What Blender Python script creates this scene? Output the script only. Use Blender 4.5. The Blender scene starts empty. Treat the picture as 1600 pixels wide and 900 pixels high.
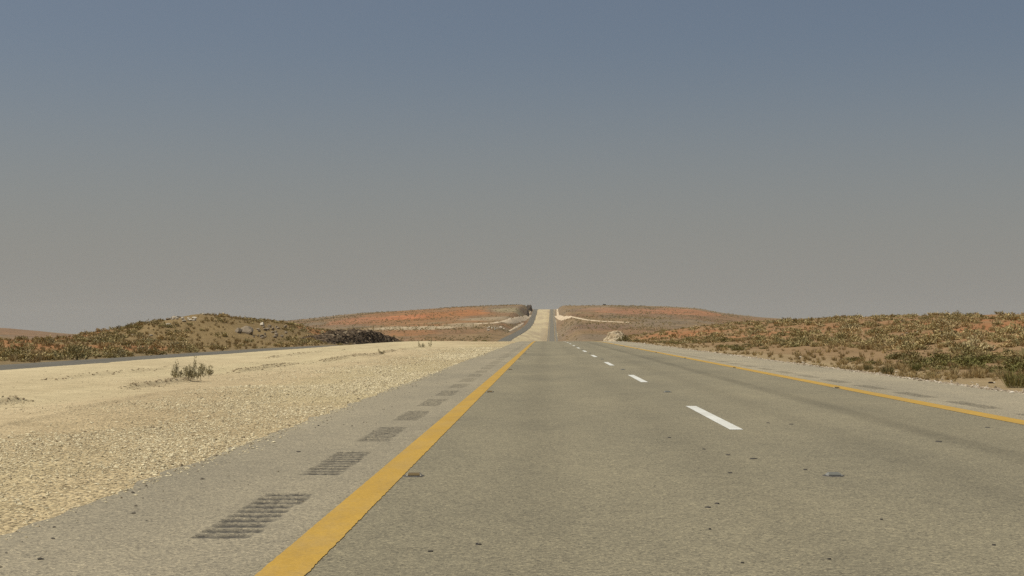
import bpy, bmesh, math, random
import numpy as np
from mathutils import Vector, Matrix

random.seed(7)
rng = np.random.default_rng(11)
C = bpy.context.scene.collection
scene = bpy.context.scene
R = math.radians
CAM_H = 1.2
F = 2500.0                 # focal length in pixels of a 1600 px wide picture

# ------------------------------------------------------------------ helpers
def lookup(t, xs, ys):
    """smooth (pchip-like) interpolation through a table"""
    xs = np.asarray(xs, float); ys = np.asarray(ys, float)
    h = np.diff(xs); d = np.diff(ys) / h
    m = np.zeros_like(ys)
    m[0], m[-1] = d[0], d[-1]
    for i in range(1, len(xs) - 1):
        m[i] = 0 if d[i-1]*d[i] <= 0 else (h[i-1]+h[i]) / (h[i]/d[i-1] + h[i-1]/d[i])
    t = np.clip(np.asarray(t, float), xs[0], xs[-1])
    i = np.clip(np.searchsorted(xs, t) - 1, 0, len(h) - 1)
    s = (t - xs[i]) / h[i]
    return ((1+2*s)*(1-s)**2*ys[i] + s*(1-s)**2*h[i]*m[i] + s*s*(3-2*s)*ys[i+1] + s*s*(s-1)*h[i]*m[i+1])

def sstep(a, b, t):
    s = np.clip((np.asarray(t, float) - a) / (b - a), 0, 1)
    return s*s*(3-2*s)

def _hash(i, j, seed):
    n = (i.astype(np.int64)*374761393 + j.astype(np.int64)*668265263 + seed*974634777) & 0xffffffff
    n = ((n ^ (n >> 13)) * 1274126177) & 0xffffffff
    n = n ^ (n >> 16)
    return (n & 0xffff) / 65535.0

def vnoise(x, y, seed=0):
    x = np.asarray(x, float); y = np.asarray(y, float)
    i = np.floor(x); j = np.floor(y); fx = x-i; fy = y-j
    fx = fx*fx*(3-2*fx); fy = fy*fy*(3-2*fy)
    i = i.astype(np.int64); j = j.astype(np.int64)
    a = _hash(i, j, seed); b = _hash(i+1, j, seed); c = _hash(i, j+1, seed); d = _hash(i+1, j+1, seed)
    return (a*(1-fx)+b*fx)*(1-fy) + (c*(1-fx)+d*fx)*fy

def fbm(x, y, seed=0, oct=4):
    s = 0; a = .5; n = 0
    for k in range(oct):
        s = s + a*vnoise(x*2**k, y*2**k, seed+k*17); n += a; a *= .5
    return s/n

def mesh_np(name, verts, faces, mat=None, parent=None, smooth=False, attrs=None, link=True):
    """verts (n,3); faces (m,3) or (m,4) array"""
    verts = np.asarray(verts, np.float32); faces = np.asarray(faces, np.int32)
    me = bpy.data.meshes.new(name)
    m, k = faces.shape
    me.vertices.add(len(verts)); me.vertices.foreach_set('co', verts.ravel())
    me.loops.add(m*k); me.loops.foreach_set('vertex_index', faces.ravel())
    me.polygons.add(m); me.polygons.foreach_set('loop_start', np.arange(0, m*k, k, dtype=np.int32))
    try: me.polygons.foreach_set('loop_total', np.full(m, k, np.int32))
    except Exception: pass
    me.update(calc_edges=True)
    me.polygons.foreach_set('use_smooth', np.full(m, bool(smooth)))
    for an, arr in (attrs or {}).items():
        arr = np.asarray(arr, np.float32)
        if arr.ndim == 1:
            a = me.attributes.new(an, 'FLOAT', 'POINT'); a.data.foreach_set('value', arr)
        else:
            if arr.shape[1] == 3: arr = np.hstack([arr, np.ones((len(arr), 1), np.float32)])
            a = me.attributes.new(an, 'FLOAT_COLOR', 'POINT'); a.data.foreach_set('color', arr.ravel())
    if mat: me.materials.append(mat)
    if not link: return me
    o = bpy.data.objects.new(name, me); C.objects.link(o)
    if parent: o.parent = parent
    return o

def tag(o, label=None, cat=None, group=None, kind=None):
    if label: o['label'] = label
    if cat: o['category'] = cat
    if group: o['group'] = group
    if kind: o['kind'] = kind
    return o

def empty(name, loc, rz=0):
    o = bpy.data.objects.new(name, None); C.objects.link(o)
    o.location = loc; o.rotation_euler = (0, 0, rz); o.empty_display_size = .1
    return o

# ------------------------------------------------------------------ node materials
def new_mat(name, rough=.9, spec=.2):
    m = bpy.data.materials.new(name); m.use_nodes = True
    nt = m.node_tree; b = nt.nodes['Principled BSDF']
    b.inputs['Roughness'].default_value = rough
    b.inputs['Specular IOR Level'].default_value = spec
    return m, nt, b

class N:
    def __init__(s, nt): s.nt = nt
    def n(s, typ, **kw):
        nd = s.nt.nodes.new(typ)
        for k, v in kw.items(): setattr(nd, k, v)
        return nd
    def link(s, a, b): s.nt.links.new(a, b)
    def put(s, sock, v):
        if isinstance(v, bpy.types.NodeSocket): s.link(v, sock)
        else: sock.default_value = v
    def coord(s, out='Object'): return s.n('ShaderNodeTexCoord').outputs[out]
    def pos(s): return s.n('ShaderNodeNewGeometry').outputs['Position']
    def noise(s, vec, scale, detail=4, rough=.6, dist=0):
        nd = s.n('ShaderNodeTexNoise'); s.link(vec, nd.inputs['Vector'])
        nd.inputs['Scale'].default_value = scale; nd.inputs['Detail'].default_value = detail
        nd.inputs['Roughness'].default_value = rough; nd.inputs['Distortion'].default_value = dist
        return nd.outputs['Fac']
    def voro(s, vec, scale, out='Distance', feature='F1'):
        nd = s.n('ShaderNodeTexVoronoi'); nd.feature = feature; s.link(vec, nd.inputs['Vector'])
        nd.inputs['Scale'].default_value = scale
        return nd.outputs[out]
    def rng(s, v, a, b, c=0, d=1, smooth=False):
        nd = s.n('ShaderNodeMapRange'); nd.clamp = True
        if smooth: nd.interpolation_type = 'SMOOTHSTEP'
        s.put(nd.inputs['Value'], v)
        for k, x in zip(('From Min', 'From Max', 'To Min', 'To Max'), (a, b, c, d)): nd.inputs[k].default_value = x
        return nd.outputs['Result']
    def math(s, op, a, b=0.0, c=None):
        nd = s.n('ShaderNodeMath'); nd.operation = op
        s.put(nd.inputs[0], a); s.put(nd.inputs[1], b)
        if c is not None: s.put(nd.inputs[2], c)
        return nd.outputs[0]
    def mix(s, f, a, b, mode='MIX'):
        nd = s.n('ShaderNodeMix'); nd.data_type = 'RGBA'; nd.blend_type = mode
        s.put(nd.inputs['Factor'], f)
        for sock, v in ((nd.inputs[6], a), (nd.inputs[7], b)):
            if isinstance(v, bpy.types.NodeSocket): s.link(v, sock)
            else: sock.default_value = (*v, 1) if len(v) == 3 else v
        return nd.outputs[2]
    def ramp(s, f, stops):
        nd = s.n('ShaderNodeValToRGB'); s.put(nd.inputs['Fac'], f)
        el = nd.color_ramp.elements
        while len(el) < len(stops): el.new(.5)
        for e, (p, c) in zip(el, stops): e.position = p; e.color = (*c, 1)
        return nd.outputs['Color']
    def attr(s, name, out='Color'):
        nd = s.n('ShaderNodeAttribute'); nd.attribute_name = name
        return nd.outputs[out]
    def bump(s, h, strength, dist, normal=None):
        nd = s.n('ShaderNodeBump'); s.link(h, nd.inputs['Height'])
        nd.inputs['Strength'].default_value = strength; nd.inputs['Distance'].default_value = dist
        if normal is not None: s.link(normal, nd.inputs['Normal'])
        return nd.outputs['Normal']
    def scaled(s, vec, sc):
        nd = s.n('ShaderNodeMapping'); s.link(vec, nd.inputs['Vector']); nd.inputs['Scale'].default_value = sc
        return nd.outputs['Vector']
    def x_of(s, vec):
        nd = s.n('ShaderNodeSeparateXYZ'); s.link(vec, nd.inputs[0]); return nd.outputs

# ------------------------------------------------------------------ road geometry
def P(y):      # height of the near carriageway along the road
    y = np.asarray(y, float)
    near = -np.clip(y-150, 0, 378)**2 / (2*10800.0)
    far = lookup(y, [528, 700, 1000, 1400, 1900, 2400, 2800, 3600, 4500, 4900, 5300, 7000, 12000],
                    [-6.61, -12.2, -18.5, -17.0, -8.7, 3.0, 14.4, 36.0, 60.5, 66.5, 66, 20, -80])
    return np.where(y < 528, near, far)

def PL(y):     # the other carriageway
    y = np.asarray(y, float)
    near = P(y) - .55
    far = lookup(y, [528, 700, 1000, 1250, 1470, 1900, 2300, 2800, 3600, 4500, 4900, 5300, 7000, 12000],
                    [-7.1, -12.5, -15.5, -11.5, -7.2, -.8, 5.5, 15.5, 36.5, 60.5, 66.5, 66, 20, -80])
    return np.where(y < 528, near, far)

def XC(y):     # sideways drift of the near carriageway
    return lookup(y, [-200, 500, 1200, 1900, 2800, 4700, 7000, 12000], [0, 0, 2.2, 5.5, 9.2, 16.4, 25, 40])
def XL(y):     # inner edge of the other carriageway
    return lookup(y, [-200, 380, 1000, 1300, 1470, 1900, 2300, 2800, 3700, 4700, 7000, 12000],
                     [-17, -17, -30, -32, -31, -25.5, -22, -20.2, -20.6, -21.6, -20, -15])
RL, RR = -3.2, 9.12
OW = 11.0

RIDGE_U = [-2.5, -.6, -.345, -.325, -.29, -.25, -.19, -.149, -.117, -.085, -.045, -.013, 0, .012, .035, .06, .091, .111, .139, .18, .6, 2.5]
RIDGE_Z = [6, 10, 9.5, 3, -8, -7, 16, 33.5, 48, 56.5, 67, 71.5, 72, 69, 69.5, 68, 62.5, 49, 36, 28, 20, 10]

def ground_raw(x, y):
    x = np.asarray(x, float); y = np.asarray(y, float)
    p = P(y); pl = PL(y); xc = XC(y); xl = XL(y)
    # median
    span = (xc+RL) - xl
    w = np.clip((xc+RL-x)/span, 0, 1)
    a = sstep(350, 1300, y)
    med = p + (pl-p)*((1-a)*sstep(.965, 1.0, w) + a*w) - .035 + .05*(1-a)*sstep(.55, .9, w)
    und = (fbm(x*.35, y*.12, 3)-.5)
    ed = np.clip(w*(1-w)*6, 0, 1)
    med = med + ed*(und*.16) * sstep(-1, 3, xc+RL-x)
    # windrow ridges left by a grader
    for xr, hgt in ((-9.3, .10), (-12.6, .07), (-7.4, .04)):
        off = (fbm(y*.05, y*0+xr, 9)-.5)*1.6
        med = med + hgt*np.exp(-((x-xr-off)/.13)**2)*sstep(.35, .55, vnoise(y*.16, y*0+xr, 5))*(y < 130)
    # far slopes
    yy = np.maximum(y, 1.0)
    u = np.clip(x/yy, -2.4, 2.4)
    ridge = lookup(u, RIDGE_U, RIDGE_Z)
    fr = np.clip((y-1000)/3300, 0, 1); fr = .55*fr + .45*sstep(0, 1, fr)
    zfar = -15 + (ridge+15)*fr - .03*np.clip(y-4400, 0, 1e6)
    zfar = zfar + (fbm(x*.004, y*.003, 21)-.5)*10*sstep(.02, .3, fr)*(1-sstep(.8, .98, fr)) + (fbm(x*.02, y*.015, 5)-.5)*2.0*fr
    ff = sstep(550, 1400, y)
    # right side
    s = x-(xc+RR)
    rise = lookup(s, [-1, 0, .5, 1.5, 5, 9, 13, 20, 35, 55, 90, 200, 600, 30000], [-.03, -.03, -.05, -.16, -.12, .1, .5, 1.3, 2.5, 3.25, 3.4, 2.4, 0, -8])
    k = lookup(y, [-200, 60, 200, 390, 520, 700, 12000], [.9, .95, 1.0, 1.45, 1.2, 1., 1.])
    base = p*(1 - .65*sstep(3, 14, s)*(1-sstep(430, 700, y)))
    hum = (fbm(x*.09+40, y*.06, 31)-.5)*.8*sstep(6, 16, s) + (fbm(x*.5, y*.4, 32)-.5)*.25*sstep(1.5, 5, s)
    right = base + rise*k + hum
    bl = sstep(1, 26, s)*ff
    right = right*(1-bl) + zfar*bl
    # left side beyond the other carriageway
    q = (xl-OW)-x
    ra = lookup(y, [-200, 80, 140, 180, 191, 200, 215, 250, 290, 340, 400, 500, 700, 12000],
                   [-.1, -.05, .1, .6, 1.8, 2.7, 3.3, 3.0, 2.2, .6, -1.6, -6.4, -12.5, -12.5])
    hs = sstep(-.5, 19, q)
    ra = ra*(1-ff) + pl*ff
    left = pl*(1-hs) + ra*hs - (.18*np.clip(q-18.5, 0, 19) + .004*np.clip(q-63, 0, 1e4))*(1-ff) - .06*np.exp(-q*q*.4)
    left = left + ((fbm(x*.12+7, y*.07, 41)-.5)*.5*sstep(2, 10, q) + (fbm(x*.6, y*.4, 42)-.5)*.25*sstep(.5, 3, q))*(1-ff)
    bl = sstep(1, 28, q)*ff
    left = left*(1-bl) + zfar*bl
    z = np.where(x > xc+RR, right, np.where(x > xl, med, left))
    return z, p, pl, xc, xl, s, q

def ground_z(x, y):
    z, p, pl, xc, xl, s, q = ground_raw(x, y)
    x = np.asarray(x, float); y = np.asarray(y, float)
    deep = .14 + .5*sstep(300, 1500, y)
    inr = (x > xc+RL+.4) & (x < xc+RR-.45)
    z = np.where(inr, p-deep, z)
    inl = (x < xl-.3) & (x > xl-OW+.3)
    z = np.where(inl, pl-deep, z)
    return z

# ------------------------------------------------------------------ camera
cam_d = bpy.data.cameras.new('camera'); cam = bpy.data.objects.new('camera', cam_d); C.objects.link(cam)
cam_d.sensor_width = 36; cam_d.lens = 36*F/1600
cam_d.clip_start = .1; cam_d.clip_end = 60000
cam.location = (0, 0, CAM_H)
PITCH, YAW = math.atan(67/F), math.atan(52/F)
cam.rotation_euler = (math.pi/2+PITCH, 0, YAW)
scene.camera = cam
CM = cam.rotation_euler.to_matrix()

def ray(px, py):
    v = CM @ Vector(((px-800)/F, (450-py)/F, -1.0))
    return v / v.y
def hit(px, py, y0=4, y1=5600):
    """first point of the ground under a picture point (used to read positions off the photograph)"""
    d = ray(px, py)
    ys = np.exp(np.linspace(math.log(y0), math.log(y1), 6000))
    zs = CAM_H + d.z*ys
    gz = ground_raw(d.x*ys, ys)[0]
    i = int(np.argmax(zs <= gz)) if (zs <= gz).any() else len(ys)-1
    return d.x*ys[i], ys[i], float(gz[i])
def at(px, Y):
    d = ray(px, 517); x = d.x*Y
    return x, Y, float(ground_raw(x, Y)[0])
CMi = CM.transposed()
CMn = np.array(CMi)
def project(x, y, z):
    v = CMn @ np.vstack([np.ravel(x), np.ravel(y), np.ravel(z)-CAM_H])
    return 800+F*v[0]/-v[2], 450-F*v[1]/-v[2], -v[2]

# ------------------------------------------------------------------ ground sheet(s)
def soil_node_mat(name, scale_near, grain, bumpd):
    m, nt, b = new_mat(name, .95, .1); g = N(nt)
    po = g.pos()
    col = g.attr('soil')
    n1 = g.noise(po, 1.3, 6, .65); n2 = g.noise(po, 14, 5, .7); n3 = g.noise(g.scaled(po, (1, .28, 1)), .25, 5, .6)
    c = g.mix(1.0, col, g.ramp(n1, [(.25, (.80, .79, .77)), (.75, (1.16, 1.16, 1.17))]), 'MULTIPLY')
    c = g.mix(1.0, c, g.ramp(n2, [(.3, (.80, .78, .76)), (.7, (1.15, 1.15, 1.15))]), 'MULTIPLY')
    c = g.mix(1.0, c, g.ramp(n3, [(.3, (.86, .84, .82)), (.7, (1.1, 1.1, 1.1))]), 'MULTIPLY')
    v = g.voro(po, grain)
    st = g.voro(po, grain, 'Color')
    sx = g.x_of(st)
    amt = g.attr('stony', 'Fac')
    stone_tone = g.ramp(sx[0], [(0, (.62, .6, .58)), (.5, (1., .98, .94)), (1, (1.28, 1.26, 1.2))])
    c2 = g.mix(1.0, c, stone_tone, 'MULTIPLY')
    c = g.mix(amt, c, c2)
    g.link(c, b.inputs['Base Color'])
    h = g.math('MULTIPLY', g.rng(v, 0, .6, 1, 0), amt)
    h = g.math('ADD', h, g.math('MULTIPLY', g.noise(po, 22, 5, .7), .7))
    nb = g.bump(h, .9, bumpd)
    nb = g.bump(n1, .6, .05, nb)
    g.link(nb, b.inputs['Normal'])
    return m
M_MED = soil_node_mat('pale_gravel_sand', 1, 24, .03)
M_GND = soil_node_mat('orange_desert_soil', 1, 12, .04)
M_HILL, nt, b = new_mat('hill_soil', .95, .05); g = N(nt)
po = g.pos(); col = g.attr('soil')
n1 = g.noise(g.scaled(po, (1, .5, 1)), .03, 6, .7); n2 = g.noise(g.scaled(po, (1, .35, 1)), .12, 4, .7)
c = g.mix(1.0, col, g.ramp(n1, [(.3, (.72, .72, .72)), (.7, (1.22, 1.22, 1.22))]), 'MULTIPLY')
spk = g.rng(n2, .52, .66)
c = g.mix(g.math('MULTIPLY', spk, .6), c, (.10, .085, .05))
g.link(c, b.inputs['Base Color'])

def lin_rows():
    a = np.concatenate([np.arange(-70, 0, 5.0), np.exp(np.linspace(math.log(1), math.log(60), 330))-1,
                        60*np.exp(np.linspace(.012, math.log(9000/60), 480))])
    return np.unique(np.round(a, 4))
ROWS = lin_rows()
tc = np.concatenate([-np.exp(np.linspace(math.log(2.5), math.log(.38), 26)), np.linspace(-.372, .33, 760), np.exp(np.linspace(math.log(.34), math.log(2.5), 26))])
TT, YY = np.meshgrid(tc, ROWS)
XX = TT*np.sqrt(np.maximum(YY, 0)**2+38**2)
ZZ = ground_z(XX, YY)

# soil colours (real soils: cream median, orange sand, tan and grey-brown ground)
CREAM = np.array([.53, .455, .27]); CREAM2 = np.array([.50, .41, .245]); ORANGE = np.array([.355, .163, .069])
TAN = np.array([.265, .18, .092]); GREYB = np.array([.215, .16, .10]); VERGE = np.array([.335, .26, .142])
_, p_, pl_, xc_, xl_, s_, q_ = ground_raw(XX, YY)
def mixc(a, b, f): return a*(1-f[..., None]) + b*f[..., None]
dist_l = (xc_+RL)-XX
n_a = fbm(XX*.22, YY*.05, 51); n_b = fbm(XX*.05+3, YY*.03, 52); n_c = fbm(XX*.9, YY*.5, 53, 3)
medc = mixc(CREAM, CREAM2, np.clip(sstep(.38, .68, n_a)*.8 + np.exp(-((dist_l-4.2-(n_b-.5)*3)/1.5)**2)*.7, 0, 1))
medc = mixc(medc, np.array([.56, .48, .29]), sstep(5.5, 12, dist_l)*.7*sstep(.3, .6, n_b))
medc = mixc(medc, np.array([.40, .325, .21]), sstep(.42, .62, fbm(XX*.09, YY*.012, 57, 5))*sstep(500, 1200, YY)*.7)
soil_r = mixc(TAN*np.ones(XX.shape+(3,)), ORANGE*.95, sstep(.48, .64, n_b)*sstep(8, 14, s_)*.75)
soil_r = mixc(soil_r, ORANGE, sstep(.45, .6, n_c)*.35*sstep(8, 14, s_))
soil_r = mixc(soil_r, VERGE, 1-sstep(1.0, 7, s_+(n_c-.5)*3))
soil_r = mixc(soil_r, np.array([.44, .37, .27]), 1-sstep(.4, 1.6, s_+(n_c-.5)*1.2))
soil_l = mixc(np.array([.245, .18, .085])*np.ones(XX.shape+(3,)), ORANGE, sstep(.52, .64, n_b)*.7)
soil_l = mixc(soil_l, VERGE*.7, (1-sstep(.5, 4, q_+(n_c-.5)*2)))
near = np.where((XX > xc_+RR)[..., None], soil_r, np.where((XX > xl_)[..., None], medc, soil_l))
# hills
fr = np.clip((YY-1000)/3300, 0, 1)
nh = fbm(XX*.006+11, YY*.0022, 61); nh2 = fbm(XX*.012+2, YY*.004, 62)
hill = mixc(GREYB*.95*np.ones(XX.shape+(3,)), TAN*.9, sstep(.35, .65, nh2))
hill = mixc(hill, np.array([.235, .135, .07]), sstep(.45, .62, nh)*.7)
soil = mixc(near, hill, sstep(500, 900, YY)*((XX > xc_+RR) | (XX < xl_-OW)))
soil = mixc(soil, GREYB*np.ones(3), np.clip(sstep(500, 900, YY)*np.exp(-((s_-6)/16)**2)*.6*(XX > xc_+RR), 0, 1))
def patch(soil, px, py, rx, ry, colr, amt=1.0, rag=.6, seed=0, y0=700):
    X, Y, _ = hit(px, py, y0); X2, Y2, _ = hit(px+rx, py, y0); _, Y3, _ = hit(px, py-ry, y0); _, Y4, _ = hit(px, py+ry, y0)
    dx = max(abs(ray(px+rx, py).x-ray(px, py).x)*Y, 1); dy = max((Y3-Y4)/2, 4)
    d = np.sqrt(((XX/np.maximum(YY, 1)-X/Y)*Y/dx)**2 + ((YY-Y)/dy)**2)
    d = d + (fbm(XX*.02+seed, YY*.008, 70+seed, 4)-.5)*rag*2
    return mixc(soil, np.array(colr), (1-sstep(.6, 1.05, d))*amt*(YY > 450))
RED = (.335, .148, .058)
soil = patch(soil, 690, 492, 78, 5, RED, .95, .5, 1)
soil = patch(soil, 660, 491, 110, 8, (.32, .15, .06), .55, .9, 22)
soil = patch(soil, 735, 487, 26, 5, RED, .9, .5, 2)
soil = patch(soil, 615, 497, 60, 4, (.43, .17, .075), .8, .6, 3)
soil = patch(soil, 560, 503, 60, 4, (.38, .17, .085), .6, .7, 4)
soil = patch(soil, 650, 513, 75, 3.2, (.45, .365, .23), .9, .4, 5)
soil = patch(soil, 720, 508, 30, 4, (.36, .29, .18), .7, .5, 6)
soil = patch(soil, 760, 497, 50, 2.6, (.36, .29, .19), .55, .5, 7)
soil = patch(soil, 795, 484, 32, 5, (.30, .25, .14), .7, .4, 8)
soil = patch(soil, 1075, 486, 55, 4, (.345, .165, .08), .8, .6, 9)
soil = patch(soil, 1000, 488, 60, 4, (.36, .17, .09), .6, .6, 10)
soil = patch(soil, 930, 482, 40, 2, (.33, .19, .11), .6, .6, 11)
soil = patch(soil, 945, 512, 60, 7, (.20, .125, .08), .7, .6, 12)
soil = patch(soil, 960, 495, 40, 3, (.15, .12, .08), .6, .6, 13)
soil = patch(soil, 30, 517, 60, 4, (.24, .15, .085), .7, .5, 14)
stony = np.where((XX > xl_) & (XX <= xc_+RR), np.clip(1-sstep(1.8, 4.8, dist_l+(n_b-.5)*2.4), 0, 1)*.9+.12, np.clip(1-sstep(.5, 2.5, s_), .12, .8))

nr, nc = XX.shape
idx = np.arange(nr*nc).reshape(nr, nc)
quads = np.stack([idx[:-1, :-1], idx[:-1, 1:], idx[1:, 1:], idx[1:, :-1]], -1)
fxm = (XX[:-1, :-1]+XX[1:, 1:])/2; fym = (YY[:-1, :-1]+YY[1:, 1:])/2
is_far = fym > 760
is_med = (fxm < XC(fym)+2) & (fxm > XL(fym)-5)
allv = np.stack([XX, YY, ZZ], -1).reshape(-1, 3)
def sub_sheet(name, mask, mat):
    qf = quads[mask]
    used, inv = np.unique(qf.ravel(), return_inverse=True)
    o = mesh_np(name, allv[used], inv.reshape(-1, 4), mat, smooth=True,
                attrs={'soil': soil.reshape(-1, 3)[used], 'stony': stony.ravel()[used]})
    return tag(o, kind='structure')
tag(sub_sheet('median', is_med, M_MED), 'pale cream gravel median strip between the two carriageways', 'median')
tag(sub_sheet('ground', ~is_med & ~is_far, M_GND), 'orange and tan sandy desert ground beside the highway', 'ground')
tag(sub_sheet('hills', ~is_med & is_far, M_HILL), 'hazy brown hills with orange sand patches at the horizon', 'hills')

# ------------------------------------------------------------------ asphalt
def asphalt_mat(name, base, shoulder=None, groove=False):
    m, nt, b = new_mat(name, .82, .25); g = N(nt)
    po = g.pos(); X = [g.attr('off', 'Fac')]; py_ = g.x_of(po)[1]
    c = g.mix(0.0, base, base)
    if shoulder:
        l = g.rng(g.math('ADD', X[0], g.math('MULTIPLY', g.math('SUBTRACT', g.noise(po, 1.2, 3), .5), .5)), -1.5, -1.15)
        r = g.rng(X[0], 6.15, 6.5)
        inside = g.math('MULTIPLY', l, g.math('SUBTRACT', 1.0, r))
        # polished wheel tracks
        wt = None
        for xw, ww, k in ((-.15, .5, .5), (1.45, .45, .4), (3.35, .5, .5), (4.9, .6, .4)):
            wob = g.math('MULTIPLY', g.math('SUBTRACT', g.noise(g.scaled(po, (0, .03, 0)), 1, 2), .5), .5)
            d = g.math('ABSOLUTE', g.math('SUBTRACT', g.math('ADD', X[0], wob), xw))
            t = g.math('MULTIPLY', g.rng(d, ww, 0, 0, 1, True), k)
            wt = t if wt is None else g.math('MAXIMUM', wt, t)
        wt = g.math('MULTIPLY', wt, g.rng(g.noise(g.scaled(po, (1, .12, 1)), .5, 4), .3, .7, .35, 1))
        c = g.mix(g.math('MULTIPLY', wt, .7), c, tuple(k*.62 for k in base))
        dk = g.rng(g.math('ABSOLUTE', g.math('SUBTRACT', X[0], 4.48)), .30, .05, 0, 1, True)
        c = g.mix(g.math('MULTIPLY', dk, g.rng(g.noise(g.scaled(po, (1, .15, 1)), 1.0, 3), .3, .6, .25, .5)), c, tuple(k*.5 for k in base))
        c = g.mix(inside, g.mix(r, shoulder, tuple(k*1.12 for k in shoulder)), c)
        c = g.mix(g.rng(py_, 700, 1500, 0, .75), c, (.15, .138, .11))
    big = g.noise(g.scaled(po, (1, .3, 1)), .35, 6, .65)
    c = g.mix(1.0, c, g.ramp(big, [(.28, (.80, .81, .83)), (.72, (1.16, 1.15, 1.13))]), 'MULTIPLY')
    mid = g.noise(po, 3.2, 5, .7)
    c = g.mix(1.0, c, g.ramp(mid, [(.3, (.92, .92, .92)), (.7, (1.07, 1.07, 1.06))]), 'MULTIPLY')
    # aggregate: dark and pale chips
    v = g.voro(po, 75, 'Color'); vx = g.x_of(v)
    c = g.mix(1.0, c, g.ramp(vx[0], [(0, (.5, .5, .52)), (.22, (.88, .88, .88)), (.72, (1.08, 1.08, 1.07)), (1, (1.6, 1.57, 1.5))]), 'MULTIPLY')
    v2 = g.x_of(g.voro(po, 26, 'Color'))
    pit = g.rng(v2[1], .965, .99)
    c = g.mix(g.math('MULTIPLY', pit, g.rng(g.voro(po, 26), .3, .1, 0, .75)), c, (.04, .036, .03))
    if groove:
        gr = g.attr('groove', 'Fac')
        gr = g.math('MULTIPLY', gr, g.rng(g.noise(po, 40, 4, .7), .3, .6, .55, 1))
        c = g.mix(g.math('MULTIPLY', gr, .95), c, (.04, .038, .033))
    g.link(c, b.inputs['Base Color'])
    hh = g.math('ADD', g.math('MULTIPLY', g.voro(po, 75), .6), g.noise(po, 120, 3, .7))
    g.link(g.bump(hh, .7, .006), b.inputs['Normal'])
    return m
LANE = (.227, .2, .128); SHO = (.287, .25, .168)
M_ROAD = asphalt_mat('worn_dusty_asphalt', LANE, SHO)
M_RUMBLE = asphalt_mat('milled_asphalt', SHO, None, True)
M_OLD = asphalt_mat('dark_asphalt', (.13, .119, .09))

def road_rows(y0, y1):
    near = np.arange(y0, 90, .25); far = 90*np.exp(np.arange(.004, math.log(y1/90), .008))
    return np.concatenate([near, far])

class Strips:
    def __init__(s): s.v = []; s.f = []; s.n = 0
    def add(s, X, Y, Z):
        r, c = X.shape
        s.v.append(np.stack([X, Y, Z], -1).reshape(-1, 3)); s.off = getattr(s, 'off', []) + [(X-XC(Y)).ravel()]
        i = np.arange(r*c).reshape(r, c)+s.n
        s.f.append(np.stack([i[:-1, :-1], i[:-1, 1:], i[1:, 1:], i[1:, :-1]], -1).reshape(-1, 4))
        s.n += r*c
    def build(s, name, mat, parent=None, attrs=None, smooth=True):
        return mesh_np(name, np.concatenate(s.v), np.concatenate(s.f), mat, parent, smooth, attrs)
st = Strips()
rows = road_rows(-40, 5900)
RUM_L = (-2.06, -1.68); RUM_R = (6.77, 7.15)
GL = 2.62; GP = 4.08; RUM_END = 150.0
def band(rows, xs, jl=0, jr=0, skirt=None):
    xs = np.asarray(xs, float)
    X = np.repeat(xs[None], len(rows), 0) + XC(rows)[:, None]
    fade = 1 - sstep(200, 600, rows)
    if jl: X[:, 0] += (fbm(rows*2.2, rows*0, 81, 5)-.5)*jl*fade
    if jr: X[:, -1] += (fbm(rows*2.2, rows*0+5, 82, 5)-.5)*jr*fade
    Y = np.repeat(rows[:, None], len(xs), 1); Z = np.repeat(P(rows)[:, None], len(xs), 1)
    if skirt == 'l':
        X = np.hstack([X[:, :1]-.03, X]); Y = np.hstack([Y[:, :1], Y]); Z = np.hstack([Z[:, :1]-.3, Z])
    if skirt == 'r':
        X = np.hstack([X, X[:, -1:]+.03]); Y = np.hstack([Y, Y[:, :1]]); Z = np.hstack([Z, Z[:, :1]-.3])
    st.add(X, Y, Z)
band(rows, [RL, -2.6, RUM_L[0]], jl=.22, skirt='l')
band(rows, [RUM_L[1], -.5, 1, 2.3, 4, 5.5, RUM_R[0]])
band(rows, [RUM_R[1], 8, RR], jr=.3, skirt='r')
groups = []
for (x0, x1), y0 in ((RUM_L, 5.15-GP*11), (RUM_R, 24.9-GP*16)):
    y = y0
    band(np.arange(-40, y0+.01, max((y0+40)/4, .1))[:4] if y0 < -39 else np.linspace(-40, y0, 5), [x0, x1]) if y0 > -40 else None
    while y < RUM_END:
        if y+GP > 0: groups.append((x0, x1, y))
        else: band(np.linspace(y, y+GL, 3), [x0, x1])
        band(np.linspace(y+GL, y+GP, 5), [x0, x1])
        y += GP
    band(np.concatenate([[y], rows[rows > y+.1]]), [x0, x1])
road = st.build('road', M_ROAD, attrs={'off': np.concatenate(st.off)}, smooth=False)
tag(road, 'worn grey-brown two-lane highway carriageway with yellow edge lines', 'road', kind='structure')

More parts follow.
